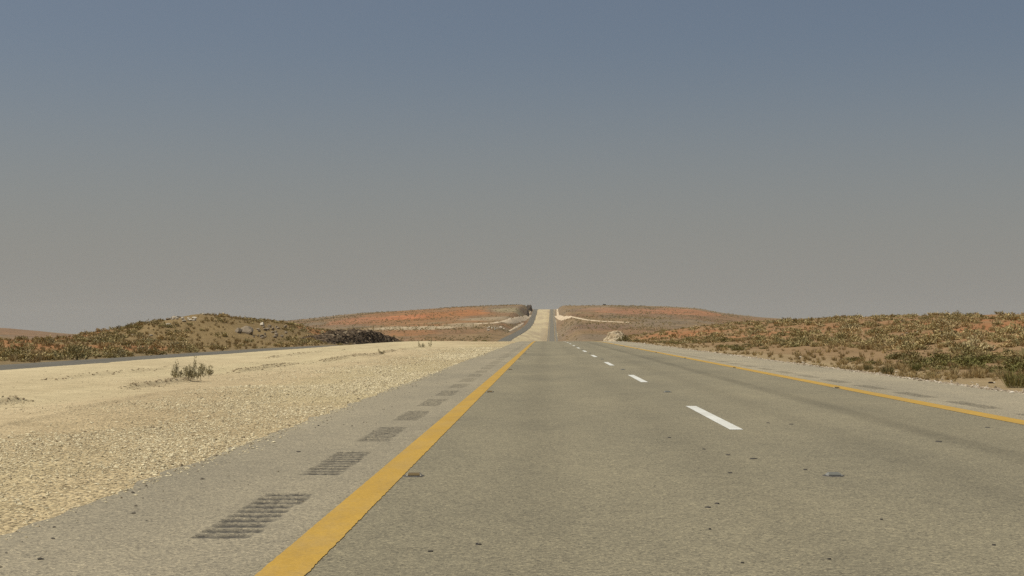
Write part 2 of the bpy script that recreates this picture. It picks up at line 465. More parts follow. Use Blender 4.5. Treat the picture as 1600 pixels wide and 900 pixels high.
for (x0, x1, y0) in groups:       # milled grooves, ten to a group
    n = int(GL/.02) if y0 < 60 else int(GL/.04)
    m = 15
    ys = np.linspace(y0, y0+GL, n+1); xs = np.linspace(x0, x1, m)
    X, Y = np.meshgrid(xs, ys)
    ph = ((Y-y0)/GL*10) % 1.0; k = np.floor((Y-y0)/GL*10)
    lo = .02+.05*_hash(k.astype(np.int64), (k*0+int(y0*7)).astype(np.int64), 1); hi = .98-.09*_hash(k.astype(np.int64), (k*0+int(y0*7)).astype(np.int64), 2)
    w = (X-x0)/(x1-x0)
    inx = sstep(lo-.03, lo+.06, w)*(1-sstep(hi-.1, hi+.02, w))
    rag = (vnoise(X*45, Y*45, 77)-.5)*.30
    pr = np.clip(1-np.abs((ph+rag-.5)/.48), 0, 1)
    d = sstep(0, .5, pr)*inx*(.45+.55*sstep(.25, .5, vnoise(X*55, k*3.1+y0, 78)))
    edge = np.zeros_like(d); edge[1:-1, 1:-1] = 1; d = d*edge
    Z = P(Y)-.016*d
    i = np.arange(X.size).reshape(X.shape)
    f = np.stack([i[:-1, :-1], i[:-1, 1:], i[1:, 1:], i[1:, :-1]], -1).reshape(-1, 4)
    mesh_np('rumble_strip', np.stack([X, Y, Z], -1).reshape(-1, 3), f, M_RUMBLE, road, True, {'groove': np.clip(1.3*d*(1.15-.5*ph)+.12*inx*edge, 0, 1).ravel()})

# painted lines, children of the road
def paint_mat(name, colr, worn):
    m, nt, b = new_mat(name, .6, .3); g = N(nt); po = g.pos()
    c = g.mix(1.0, colr, g.ramp(g.noise(g.scaled(po, (1, .3, 1)), 2.2, 5, .65), [(.3, (.88, .87, .84)), (.7, (1.06, 1.06, 1.06))]), 'MULTIPLY')
    vx = g.x_of(g.voro(po, 75, 'Color'))
    c = g.mix(1.0, c, g.ramp(vx[0], [(0, (.86, .86, .86)), (1, (1.08, 1.08, 1.08))]), 'MULTIPLY')
    w = g.rng(g.noise(po, 34, 5, .75), .66, .74)
    c = g.mix(g.math('MULTIPLY', w, worn), c, LANE)
    dst = g.rng(g.noise(g.scaled(po, (1.5, .5, 1)), 1.6, 6, .75), .45, .75, 0, .3)
    c = g.mix(dst, c, SHO)
    g.link(c, b.inputs['Base Color'])
    g.link(g.bump(g.noise(po, 90, 3), .4, .004), b.inputs['Normal'])
    return m
M_YEL = paint_mat('yellow_paint', (.49, .30, .045), .35)
M_WHI = paint_mat('white_paint', (.70, .70, .62), .35)
def line(name, xc0, w, y0, y1, mat, rag=.02, step=.03):
    if y1 < 600: r = np.arange(y0, y1+1e-6, (y1-y0)/max(2, round((y1-y0)/step)))
    else: r = np.concatenate([np.arange(y0, 40, step), np.arange(40, 120, .25), 120*np.exp(np.arange(.001, math.log(y1/120), .008))])
    fade = 1-sstep(50, 150, r)
    a = xc0-w/2+XC(r)+(fbm(r*14, r*0+xc0, 91, 3)-.5)*rag*fade*.5
    b = xc0+w/2+XC(r)+(fbm(r*16, r*0+xc0+9, 92, 4)-.5)*rag*fade
    X = np.stack([a, b], 1); Y = np.stack([r, r], 1); Z = np.stack([P(r)]*2, 1)+.004+.05*sstep(300, 1500, r)[:, None]
    s = Strips(); s.add(X, Y, Z); return s.build(name, mat, road)
line('edge_line', -1.30, .245, -30, 5800, M_YEL, .02)
line('edge_line', 6.25, .31, -30, 5800, M_YEL, .03)
k = 0
y = 19.5-36
while y < 330:
    line('lane_dash', 2.32, .165, y, y+6.1, M_WHI, .012); y += 18
# the other carriageway
st = Strips()
r = road_rows(-40, 5900)
X = np.stack([XL(r)-OW-.4, XL(r)-OW, XL(r)-6, XL(r), XL(r)+.4], 1)
Z = np.stack([PL(r)-.5, PL(r), PL(r)+.06, PL(r), PL(r)-.5], 1)
st.add(X, np.repeat(r[:, None], 5, 1), Z)
oroad = st.build('road', M_OLD, smooth=False)
tag(oroad, 'dark grey opposite carriageway beyond the pale median', 'road', kind='structure')

# graded dirt tracks on the far slopes
M_TRACK, nt, b = new_mat('pale_track_dirt', .95, .1); g = N(nt)
g.link(g.mix(1.0, (.56, .45, .30), g.ramp(g.noise(g.pos(), .06, 4), [(.3, (.85, .85, .85)), (.7, (1.1, 1.1, 1.1))]), 'MULTIPLY'), b.inputs['Base Color'])
def track(pts, w, label, colr=None):
    P3 = [hit(a, b_, 1100) for a, b_ in pts]
    n = 60*(len(pts)-1)
    t = np.linspace(0, len(pts)-1, n)
    xs = lookup(t, range(len(pts)), [p[0] for p in P3]); ys = lookup(t, range(len(pts)), [p[1] for p in P3])
    dx = np.gradient(xs); dy = np.gradient(ys); L = np.hypot(dx, dy)+1e-6
    nx, ny = -dy/L, dx/L
    ww = np.interp(t, range(len(pts)), w)*(.8+.4*vnoise(t*9, t*0, 3))
    cols = np.linspace(-.5, .5, 7)
    X = xs[:, None]+nx[:, None]*ww[:, None]*cols; Y = ys[:, None]+ny[:, None]*ww[:, None]*cols
    Z = ground_raw(X, Y)[0]+.9*(1-(2*cols[None])**4)-.25
    s = Strips(); s.add(X, Y, Z)
    return tag(s.build('dirt_track', M_TRACK), label, 'dirt track', kind='structure')

# ------------------------------------------------------------------ gravel (uncountable)
OCT_V = np.array([[1, 0, 0], [-1, 0, 0], [0, 1, 0], [0, -1, 0], [0, 0, 1], [0, 0, -.6]], float)
OCT_F = np.array([[0, 2, 4], [2, 1, 4], [1, 3, 4], [3, 0, 4], [2, 0, 5], [1, 2, 5], [3, 1, 5], [0, 3, 5]])
def pebbles(name, x, y, size, mat, label, tone):
    n = len(x)
    z = np.maximum(ground_raw(x, y)[0], np.where((x > RL) & (x < RR), P(y), -99))
    V = OCT_V[None]*(1+.45*(rng.random((n, 6, 1))-.5)*2) + .35*(rng.random((n, 6, 3))-.5)
    V = V*size[:, None, None]*np.array([1, 1, .58])
    a = rng.random(n)*6.28; ca, sa = np.cos(a)[:, None], np.sin(a)[:, None]
    Vx = V[..., 0]*ca*1.25-V[..., 1]*sa; Vy = V[..., 0]*sa*1.25+V[..., 1]*ca
    W = np.stack([Vx+x[:, None], Vy+y[:, None], V[..., 2]+z[:, None]+size[:, None]*.2], -1).reshape(-1, 3)
    Fc = (OCT_F[None]+(np.arange(n)*6)[:, None, None]).reshape(-1, 3)
    o = mesh_np(name, W, Fc, mat, attrs={'tone': np.repeat(tone, 6)})
    return tag(o, label, 'gravel', kind='stuff')
def stone_mat(name, stops):
    m, nt, b = new_mat(name, .92, .15); g = N(nt)
    c = g.ramp(g.attr('tone', 'Fac'), stops)
    c = g.mix(1.0, c, g.ramp(g.noise(g.pos(), 30, 3), [(.3, (.85, .85, .85)), (.7, (1.12, 1.12, 1.12))]), 'MULTIPLY')
    g.link(c, b.inputs['Base Color']); return m
M_PEB = stone_mat('limestone_pebbles', [(0, (.16, .125, .075)), (.10, (.36, .29, .175)), (.3, (.56, .475, .29)), (.7, (.64, .55, .34)), (1, (.74, .65, .42))])
M_PEBR = stone_mat('pale_verge_stones', [(0, (.2, .155, .1)), (.45, (.38, .31, .21)), (.8, (.5, .43, .32)), (1, (.66, .6, .48))])
# median gravel: thick beside the asphalt, thinning out over the sand
n = 230000
yy = 6.5*np.exp(rng.random(n)*math.log(120/6.5)); dd = rng.gamma(1.6, 1.55, n)
dens = fbm((RL-dd)*.5, yy*.18, 95)
keep = (rng.random(n) < np.clip(.12+sstep(.4, .62, dens)*.6, 0, 1)) & (dd < 13.5)
yy, dd = yy[keep], dd[keep]
sz = np.clip(rng.lognormal(math.log(.0062), .42, len(yy)), .0035, .024)*(1+yy/55)*np.where(dd < 4, 1, .8)
pebbles('gravel', RL-dd+.12-(rng.random(len(dd))**6)*-.28, yy, sz, M_PEB, 'loose pale limestone gravel along the left shoulder', rng.random(len(yy)))
# clods along the grader windrows
n = 2600
xr = np.where(rng.random(n) < .7, -9.3, -12.6); yy = 18+rng.random(n)*85
xx = xr+(fbm(yy*.05, yy*0+xr, 9)-.5)*1.6+rng.normal(size=n)*.13
k = vnoise(yy*.16, yy*0+xr, 5) > .40
M_CLOD = stone_mat('brown_clods', [(0, (.18, .13, .075)), (.6, (.36, .28, .165)), (1, (.5, .42, .26))])
pebbles('clods', xx[k], yy[k], np.clip(rng.lognormal(math.log(.022), .4, n), .01, .06)[k], M_CLOD, 'brown earth clods in thin ridges across the pale median', rng.random(n)[k])
n = 9000
yy = 18*np.exp(rng.random(n)*math.log(200/18)); dd = rng.gamma(1.5, .42, n)
kk = rng.random(n) < .15+sstep(.35, .6, fbm(yy*.5, dd, 97)); yy, dd = yy[kk], dd[kk]; n = len(yy)
sz = np.clip(rng.lognormal(math.log(.013), .55, n), .006, .06)*(1+yy/150)
pebbles('gravel', RR+dd-.12, yy, sz, M_PEBR, 'whitish crushed stones along the right shoulder edge', rng.random(n))
# a scatter of crumbs on the asphalt shoulder
n = 170
yy = 7+rng.random(n)**1.5*40; xx = RL+rng.gamma(1.2, .35, n)
M_CRUMB = stone_mat('dark_crumbs', [(0, (.06, .055, .045)), (.6, (.14, .12, .09)), (1, (.4, .34, .22))])
pebbles('gravel_crumbs', xx, yy, np.clip(rng.lognormal(math.log(.009), .35, n), .005, .02), M_CRUMB, 'dark crumbs of gravel strewn on the left shoulder', rng.random(n))

# ------------------------------------------------------------------ plants
def leaf_mat(name, stops, transl=.25):
    m, nt, b = new_mat(name, .9, .1); g = N(nt)
    oi = g.n('ShaderNodeObjectInfo').outputs['Random']
    f = g.math('FRACT', g.math('ADD', oi, g.attr('tint', 'Fac')))
    c = g.ramp(f, stops)
    lt = g.attr('leaf', 'Fac')
    c = g.mix(1.0, c, g.ramp(lt, [(0, (.62, .62, .6)), (1, (1.35, 1.33, 1.28))]), 'MULTIPLY')
    g.link(c, b.inputs['Base Color'])
    return m
M_SHRUB = leaf_mat('olive_shrub_leaves', [(0, (.30, .25, .11)), (.25, (.43, .345, .165)), (.5, (.34, .295, .14)), (.75, (.50, .375, .185)), (1, (.38, .325, .18))])
M_GREEN = leaf_mat('green_shrub_leaves', [(0, (.155, .15, .05)), (.4, (.215, .195, .068)), (.7, (.2, .17, .075)), (1, (.27, .225, .10))])
M_DRY = leaf_mat('dry_grass_blades', [(0, (.40, .29, .13)), (.4, (.33, .24, .115)), (.7, (.47, .36, .175)), (1, (.36, .28, .15))])
M_STEM, nt, b = new_mat('grey_twigs', .9, .1); b.inputs['Base Color'].default_value = (.16, .13, .09, 1)
M_MEDPLANT = leaf_mat('grey_green_plant', [(0, (.38, .34, .21)), (1, (.45, .40, .25))])

def blade_arrays(base, d, L, w):
    """thin tapering blades: two triangles each"""
    n = len(L)
    up = np.tile([0, 0, 1.0], (n, 1)); side = np.cross(d, rng.normal(size=(n, 3))); side /= np.linalg.norm(side, axis=1)[:, None]+1e-9
    mid = base+d*(L*.5)[:, None]; tip = base+d*L[:, None]; tip[:, 2] -= L*.06
    v = np.stack([base-side*(w*.35)[:, None], mid+side*(w*.5)[:, None], tip, mid-side*(w*.5)[:, None]], 1).reshape(-1, 3)
    f = np.arange(n*4).reshape(n, 4)
    return v, f
def shrub_arrays(n=420, flat=.8, lift=.0, leaf=.11, twig=.3, seed=0):
    """rounded desert shrub of unit radius: leaf clumps spread through a lobed dome"""
    r = np.random.default_rng(seed)
    k = 9
    lc = r.normal(size=(k, 3)); lc[:, 2] = np.abs(lc[:, 2])*.7; lc /= np.linalg.norm(lc, axis=1)[:, None]; lc *= (.35+.35*r.random(k))[:, None]
    lr = .28+.22*r.random(k)
    which = r.integers(0, k, n)
    dirs = r.normal(size=(n, 3)); dirs /= np.linalg.norm(dirs, axis=1)[:, None]
    pos = lc[which]+dirs*(lr[which]*r.random(n)**.45)[:, None]
    pos[:, 2] = np.abs(pos[:, 2])*flat+lift+.02
    outd = pos/np.linalg.norm(pos, axis=1)[:, None]*.7+np.array([0, 0, .55])+r.normal(size=(n, 3))*.45
    outd /= np.linalg.norm(outd, axis=1)[:, None]
    L = leaf*(1.2+1.4*r.random(n)); w = leaf*(.55+.5*r.random(n))
    v, f = blade_arrays(pos, outd, L, w)
    shade = np.repeat(r.random(n), 4)
    return v, f, shade
def tuft_arrays(n=120, h=1.0, spread=.5, w=.03, seed=0, basew=.25):
    r = np.random.default_rng(seed)
    a = r.random(n)*6.28; rad = basew*np.sqrt(r.random(n))
    base = np.stack([rad*np.cos(a), rad*np.sin(a), np.zeros(n)], 1)
    d = np.stack([np.cos(a)*spread*r.random(n)*1.3, np.sin(a)*spread*r.random(n)*1.3, np.ones(n)], 1)+r.normal(size=(n, 3))*.15
    d[:, 2] = np.abs(d[:, 2]); d /= np.linalg.norm(d, axis=1)[:, None]
    L = h*(.45+.55*r.random(n)); v, f = blade_arrays(base, d, L, np.full(n, w)*(.7+.6*r.random(n)))
    return v, f, np.repeat(r.random(n), 4)
def twig_arrays(k, h, spread, w, seed):
    r = np.random.default_rng(seed); V = []; Fc = []
    for i in range(k):
        a = r.random()*6.28; e = np.array([math.cos(a)*spread*r.random(), math.sin(a)*spread*r.random(), h*(.6+.4*r.random())])
        ring = [np.array([math.cos(t), math.sin(t), 0]) for t in (0, 2.1, 4.2)]
        b = len(V)
        V += [q*w for q in ring]+[e+q*w*.35 for q in ring]
        Fc += [[b, b+1, b+4, b+3], [b+1, b+2, b+5, b+4], [b+2, b, b+3, b+5]]
    return np.array(V), np.array(Fc)

SH = [shrub_arrays(430, .75, 0, .105, seed=s) for s in range(6)]
SH_LOW = [shrub_arrays(130, .75, 0, .19, seed=20+s) for s in range(5)]
GR = [shrub_arrays(620, .95, 0, .085, seed=40+s) for s in range(5)]
TU = [tuft_arrays(110, 1., .55, .035, seed=60+s) for s in range(5)]
TU_LOW = [tuft_arrays(40, 1., .6, .075, seed=80+s) for s in range(4)]
def mk(name, arr, mat): return [mesh_np(name, a[0], a[1], mat, attrs={'leaf': a[2]}, link=False) for a in arr]
ME_SH = mk('desert_shrub', SH, M_SHRUB); ME_GR = mk('roadside_bush', GR, M_GREEN); ME_TU = mk('dry_grass_tuft', TU, M_DRY)

spots = []    # kind, x, y, radius
def scatter(n, yr, sr, side, kind, rad, densf=None, seed=0):
    r = np.random.default_rng(seed)
    y = yr[0]*np.exp(r.random(n)*math.log(yr[1]/yr[0])) if kind != 'u' else yr[0]+r.random(n)*(yr[1]-yr[0])
    s = sr[0]+(sr[1]-sr[0])*r.random(n)
    x = XC(y)+RR+s if side > 0 else XL(y)-OW-s
    k = np.abs(x/y) < .62
    if densf is not None: k &= r.random(n) < densf(x, y, s)
    for X, Y, q in zip(x[k], y[k], rad[0]+(rad[1]-rad[0])*r.random(k.sum())**1.6): spots.append((kind, float(X), float(Y), float(q)))
bare = lambda x, y, s: .25+.75*(1-sstep(.47, .6, fbm(x*.05+3, y*.03, 52)))
scatter(1500, (60, 460), (9, 75), 1, 'shrub', (.3, 1.05), bare, 1)
scatter(650, (35, 200), (9, 45), 1, 'shrub', (.3, .85), bare, 2)
scatter(2600, (45, 300), (2.2, 30), 1, 'tuft', (.14, .36), lambda x, y, s: .35+.65*sstep(.4, .6, fbm(x*.2, y*.1, 8)), 3)
scatter(1700, (60, 460), (8, 70), 1, 'tuft', (.2, .5), bare, 4)
scatter(560, (36, 330), (4, 11), 1, 'green', (.35, .8), lambda x, y, s: sstep(.42, .55, fbm(y*.035+2, y*0+1, 14)), 5)
scatter(1500, (82, 430), (.6, 46), -1, 'shrub', (.25, 1.05), lambda x, y, s: .15+.7*sstep(.36, .6, fbm(x*.14, y*.06, 29))*(1-sstep(.5, .6, fbm(x*.05+3, y*.03, 52))), 6)
scatter(2600, (82, 400), (.8, 46), -1, 'tuft', (.22, .5), None, 7)
patchy = lambda x, y, s: sstep(.38, .58, fbm(x*.16, y*.08, 19))
scatter(800, (150, 330), (9, 40), -1, 'shrub', (.25, .9), patchy, 16)
scatter(1800, (150, 330), (6, 42), -1, 'tuft', (.2, .45), lambda x, y, s: .2+.8*patchy(x, y, s), 17)
scatter(900, (40, 220), (.8, 4.5), 1, 'tuft', (.08, .22), lambda x, y, s: sstep(.4, .6, fbm(y*.15, s*.4, 18)), 18)
scatter(170, (84, 330), (.6, 4.5), -1, 'green', (.3, .8), lambda x, y, s: sstep(.45, .58, fbm(y*.03+9, y*0+4, 15)), 8)

def visible(x, y, z):
    """is the top of the plant seen from the road?"""
    t = np.linspace(.05, .985, 120)
    gz = ground_raw(x*t, y*t)[0]
    return not np.any(gz > CAM_H+(z-CAM_H)*t+.02)
cand = []
for kd, x, y, r in spots:
    z = float(ground_raw(x, y)[0])
    px, py, d = project([x], [y], [z])
    if 252 < px[0] < 308 and 486 < py[0] < 506 or 366 < px[0] < 452 and 506 < py[0] < 531: continue   # bare rock
    if -850 < px[0] < 2450: cand.append((kd, x, y, r, z, float(px[0]), float(py[0])))
cand = [c for c in cand if visible(c[1], c[2], c[4]+c[3]*.8)]
NMAX = {'shrub': 290, 'tuft': 150, 'green': 110}
single = {}; rest = []
for kd in NMAX:
    cs = sorted([c for c in cand if c[0] == kd], key=lambda c: -c[3]/c[2]*(1 if -12 < c[5] < 1612 else .001))
    single[kd] = cs[:NMAX[kd]]; rest += cs[NMAX[kd]:]
print('plants', {k: len(v) for k, v in single.items()}, len(rest))
INFO = {
 ('shrub', 1): ('desert_shrub', 'rounded olive desert shrub on the orange slope right of the highway', 'shrub', 'olive shrubs dotting the right slope', ME_SH),
 ('shrub', -1): ('desert_shrub', 'rounded olive desert shrub on the hillside beyond the opposite carriageway', 'shrub', 'olive shrubs dotting the left hillside', ME_SH),
 ('tuft', 1): ('dry_grass_tuft', 'straw coloured dry grass tuft on the verge right of the highway', 'grass tuft', 'dry tufts along the right verge', ME_TU),
 ('tuft', -1): ('dry_grass_tuft', 'straw coloured dry grass tuft beyond the opposite carriageway', 'grass tuft', 'dry tufts on the left hillside', ME_TU),
 ('green', 1): ('roadside_bush', 'dense dark green bush in the band along the right verge', 'bush', 'green bushes along the right verge', ME_GR),
 ('green', -1): ('roadside_bush', 'dense dark green bush at the outer edge of the opposite carriageway', 'bush', 'green bushes along the opposite carriageway', ME_GR),
}
for kd, cs in single.items():
    for i, (k_, x, y, r, z, px, py) in enumerate(cs):
        nm, lab, cat, grp, mes = INFO[(kd, 1 if x > 0 else -1)]
        o = bpy.data.objects.new(nm, mes[i % len(mes)]); C.objects.link(o)
        o.location = (x, y, z-.03); o.rotation_euler = (0, 0, random.random()*6.28)
        hs = random.uniform(.8, 1.15)*(.62 if kd == 'green' else 1)
        if kd == 'tuft': o.scale = (r*1.1, r*1.1, r*random.uniform(.9, 1.5))
        else: o.scale = (r*random.uniform(.9, 1.25), r*random.uniform(.9, 1.2), r*hs)
        tag(o, lab, cat, grp)
V = []; Fc = []; T = []; Lf = []; nv = 0
SH_FAR = [shrub_arrays(26, .75, 0, .42, seed=120+k) for k in range(4)]
r_ = np.random.default_rng(77)
yf = 1050*np.exp(r_.random(30000)*math.log(4300/1050)); uf = -.17+.30*r_.random(30000); xf = uf*yf
ok = ((xf > XC(yf)+RR+6) | (xf < XL(yf)-OW-6)) & (r_.random(30000) < .10+.70*sstep(.45, .62, fbm(xf*.01, yf*.003, 66)))
xf, yf = xf[ok], yf[ok]; zf = ground_raw(xf, yf)[0]; rf = (.35+1.1*r_.random(len(xf))**2)*(.5+yf/3600)
for i in range(len(xf)):
    v, f, sh = SH_FAR[i % 4]
    V.append(v*np.array([rf[i], rf[i], rf[i]])+np.array([xf[i], yf[i], zf[i]-.1])); Fc.append(f+nv); T.append(np.full(len(v), (i*.377) % 1)); Lf.append(sh); nv += len(v)
print('far scrub', len(xf))
VD = []; FD = []; TD = []; LD = []; nd = 0
for i, (kd, x, y, r, z, px, py) in enumerate(rest):
    src = (TU_LOW if kd == 'tuft' else SH_LOW); v, f, sh = src[i % len(src)]
    a = random.random()*6.28; ca, sa = math.cos(a), math.sin(a)
    w = np.stack([(v[:, 0]*ca-v[:, 1]*sa)*r*1.1+x, (v[:, 0]*sa+v[:, 1]*ca)*r*1.1+y, v[:, 2]*r*(1.3 if kd == 'tuft' else 1)+z-.03], 1)
    t = np.full(len(v), random.random())
    if kd == 'tuft': VD.append(w); FD.append(f+nd); TD.append(t); LD.append(sh); nd += len(v)
    else: V.append(w); Fc.append(f+nv); T.append(t); Lf.append(sh); nv += len(v)
if V: tag(mesh_np('scrub', np.concatenate(V), np.concatenate(Fc), M_SHRUB, attrs={'tint': np.concatenate(T), 'leaf': np.concatenate(Lf)}), 'distant olive scrub covering the sandy slopes', 'scrub', kind='stuff')
if VD: tag(mesh_np('dry_grass', np.concatenate(VD), np.concatenate(FD), M_DRY, attrs={'tint': np.concatenate(TD), 'leaf': np.concatenate(LD)}), 'thin dry grass covering the verges and slopes', 'grass', kind='stuff')

# plants growing in the median
def spiky_plant(name, px, py, h, k, spread, label, seed):
    x, y, z = hit(px, py)
    o = empty(name, (x, y, z-.01)); tag(o, label, 'plant')
    r = np.random.default_rng(seed); V = []; Fc = []; S = []; n0 = 0; tv = []; tf = []; tn = 0
    for i in range(k):
        bx = (r.random()-.5)*spread; by = (r.random()-.5)*spread*.5; hh = h*(.35+.8*r.random()**1.6)
        lean = np.array([bx*.25/spread+(r.random()-.5)*.26, (r.random()-.5)*.2, 1.0]); lean /= np.linalg.norm(lean)
        n = 62
        t = r.random(n)**.8; pos = np.array([bx, by, 0])+lean*(t*hh)[:, None]+r.normal(size=(n, 3))*np.array([.03, .03, .01])
        d = lean*.9+r.normal(size=(n, 3))*.42; d /= np.linalg.norm(d, axis=1)[:, None]
        pos[:, 2] = np.maximum(pos[:, 2], .01)
        v, f = blade_arrays(pos, d, .09*(1.2-t)*(.6+.8*r.random(n))+.03, np.full(n, .016))
        V.append(v); Fc.append(f+n0); S.append(np.repeat(r.random(n), 4)); n0 += len(v)
        ring = np.array([[1, 0, 0], [-.5, .87, 0], [-.5, -.87, 0]])*.007
        b0 = np.array([bx, by, -.02])
        tv += list(b0+ring)+list(b0+lean*hh*.95+ring*.3)
        tf += [[tn, tn+1, tn+4, tn+3], [tn+1, tn+2, tn+5, tn+4], [tn+2, tn, tn+3, tn+5]]; tn += 6
    mesh_np('foliage', np.concatenate(V), np.concatenate(Fc), M_MEDPLANT, o, attrs={'leaf': np.concatenate(S)})
    mesh_np('stem', np.array(tv), np.array(tf), M_STEM, o)
    return o
spiky_plant('desert_plant', 291, 592, .50, 17, .85, 'wide grey-green plant of upright spikes alone in the pale median', 1)
spiky_plant('desert_plant', 321, 587, .40, 7, .26, 'narrow spiky plant just beside the wide median plant', 2)
spiky_plant('desert_plant', 658, 543, .62, 6, .35, 'small dark spiky plant near the crest of the median, the lower of two', 3)
spiky_plant('desert_plant', 671.5, 542, .85, 4, .2, 'thin tall dark sprig near the crest of the median', 4)
spiky_plant('desert_plant', 597, 553, .28, 3, .3, 'tiny sparse sprig on the pale median before the rock bank', 5)
for i, (px, py, lab) in enumerate(((1387, 585, 'upright green tuft standing by itself on the right verge gravel'), (1587, 606, 'large green tuft on the stony right verge near the frame edge'),
                                   (1357, 579, 'low green tuft beside the stones of the right verge'), (1430, 580, 'brownish bushy tuft behind the right verge stones'), (1455, 590, 'pale leafy tuft at the right verge stones'))):
    x, y, z = hit(px, py); a = tuft_arrays(260, 1, .45, .03, 200+i, .42)
    o = mesh_np('green_tuft', a[0], a[1], M_GREEN if i != 4 else M_SHRUB, attrs={'leaf': a[2]})
    sc = (.36, .52, .28, .36, .26)[i]
    o.location = (x, y, z-.02); o.scale = (sc, sc, sc*1.05); tag(o, lab, 'grass tuft')

# ------------------------------------------------------------------ rocks
def rock_mat(name, a, b_, dark):
    m, nt, b = new_mat(name, .92, .15); g = N(nt); po = g.coord('Object')
    oi = g.n('ShaderNodeObjectInfo').outputs['Random']
    n = g.noise(po, 2.2, 6, .7)
    c = g.mix(g.rng(n, .35, .65), a, b_)
    c = g.mix(g.rng(g.noise(po, 5, 4, .8), .58, .7, 0, .8), c, dark)
    c = g.mix(1.0, c, g.ramp(oi, [(0, (.8, .8, .8)), (1, (1.15, 1.15, 1.15))]), 'MULTIPLY')
    g.link(c, b.inputs['Base Color']); g.link(g.bump(n, .7, .2), b.inputs['Normal'])
    return m
M_PALE = rock_mat('pale_limestone', (.50, .43, .31), (.66, .6, .47), (.22, .17, .11))
M_GREY = rock_mat('grey_limestone', (.26, .21, .14), (.36, .29, .20), (.10, .08, .055))
M_DARK = rock_mat('dark_brown_rock', (.075, .055, .038), (.13, .097, .066), (.035, .027, .02))
def rock_mesh(name, seed, sub=2, mat=None, amp=.35):
    bm = bmesh.new(); bmesh.ops.create_icosphere(bm, subdivisions=sub, radius=1)
    r = random.Random(seed)
    planes = [(Vector((r.gauss(0, 1), r.gauss(0, 1), r.gauss(0, .8))).normalized(), r.uniform(.55, .85)) for _ in range(9)]
    for v in bm.verts:
        for nrm, d in planes:
            e = v.co.dot(nrm)-d
            if e > 0: v.co -= nrm*e
        v.co *= 1+r.uniform(-amp, amp)*.18
    me = bpy.data.meshes.new(name); bm.to_mesh(me); bm.free()
    if mat: me.materials.append(mat)
    return me
ROCKS = {k: [rock_mesh('rock', 10*j+i, 2, m) for i in range(5)] for j, (k, m) in enumerate((('pale', M_PALE), ('grey', M_GREY), ('dark', M_DARK)))}
def rock(name, px, py, wpx, hpx, kind, label, cat='rock', group=None, y0=4, sink=.25, deep=1.0):
    x, y, z = hit(px, py, y0)
    for _ in range(40):
        if y0 >= 1000 or y < 480: break
        py += .6; x, y, z = hit(px, py, y0)
    w = wpx/F*y/2/.8; h = hpx/F*y/(2*.75)
    o = bpy.data.objects.new(name, random.choice(ROCKS[kind])); C.objects.link(o)
    o.location = (x, y+w*.3, z+h*(.75-sink)); o.scale = (w, w*deep, h); o.rotation_euler = (random.uniform(-.2, .2), random.uniform(-.2, .2), random.random()*6.28)
    return tag(o, label, cat, group)
for i in range(17):
    rock('rock', 258+rng.random()*22, 493+rng.random()*8, 3+rng.random()*4, 2.2+rng.random()*2.5, 'pale' if rng.random() < .75 else 'grey', 'small whitish rock in the cluster crowning the left hill', group='whitish rocks crowning the left hill', y0=120)
for i in range(8):
    rock('rock', 284+rng.random()*22, 497+rng.random()*6, 3+rng.random()*4, 2+rng.random()*2, 'pale', 'small buff rock lying right of the whitish cluster on the left hilltop', group='buff rocks on the left hilltop', y0=120)
for px, py, w, h, lab in ((263, 509, 9, 3.5, 'flat pale slab below the whitish rock cluster on the left hill'), (208, 524.5, 8, 2.6, 'long flat pale stone halfway down the left hillside'),
                          (163, 528, 7, 2.6, 'whitish stone low on the left hillside, first of a short row'), (170, 527, 4, 2.5, 'small whitish stone second in the short row on the left hillside'), (236, 525, 5, 2.2, 'thin pale stone right of the long flat stone'),
                          (318, 490.5, 5, 2.5, 'single white rock on the skyline of the left hill')):
    rock('rock', px, py, w, h, 'pale', lab, y0=90)
rock('boulder', 384, 521, 23, 12, 'grey', 'big grey angular boulder with a shaded underside on the left hillside', 'boulder', y0=120)
rock('boulder', 372, 520, 12, 8, 'grey', 'lower grey boulder touching the left of the big angular one', 'boulder', y0=120)
for i in range(26):
    rock('rock', 396+rng.random()*52, 511+rng.random()*18, 2.5+rng.random()*5, 2+rng.random()*3, 'grey', 'grey stone in the scree right of the big boulder', group='grey stones of the scree', y0=120)
rock('rock', 410, 510, 7, 7, 'pale', 'upright white rock at the top of the grey scree', y0=120)
for px, py, w, h, k, lab in ((1415, 505, 11, 4.5, 'dark', 'black and pale rock lying on the orange sand of the right slope'), (1411, 502.5, 5, 3.5, 'dark', 'small black rock against the top of the black and pale rock'),
                             (1434, 521, 5, 3, 'pale', 'small pale stone below the orange patch on the right slope'), (1381, 535.5, 4, 2.5, 'pale', 'whitish stone among shrubs on the right slope'),
                             (1549, 599, 9, 2.6, 'dark', 'flat blackish lump on the right verge stones'), (1556, 606, 4, 2.2, 'dark', 'small blackish lump below the flat one on the verge')):
    rock('rock', px, py, w, h, k, lab, y0=25)
for i in range(9):
    rock('rock', 1405+rng.random()*30, 520+rng.random()*10, 2.5+rng.random()*2.5, 2+rng.random()*1.5, 'grey', 'small grey stone scattered below the orange patch on the right slope', group='grey stones on the right slope', y0=60)

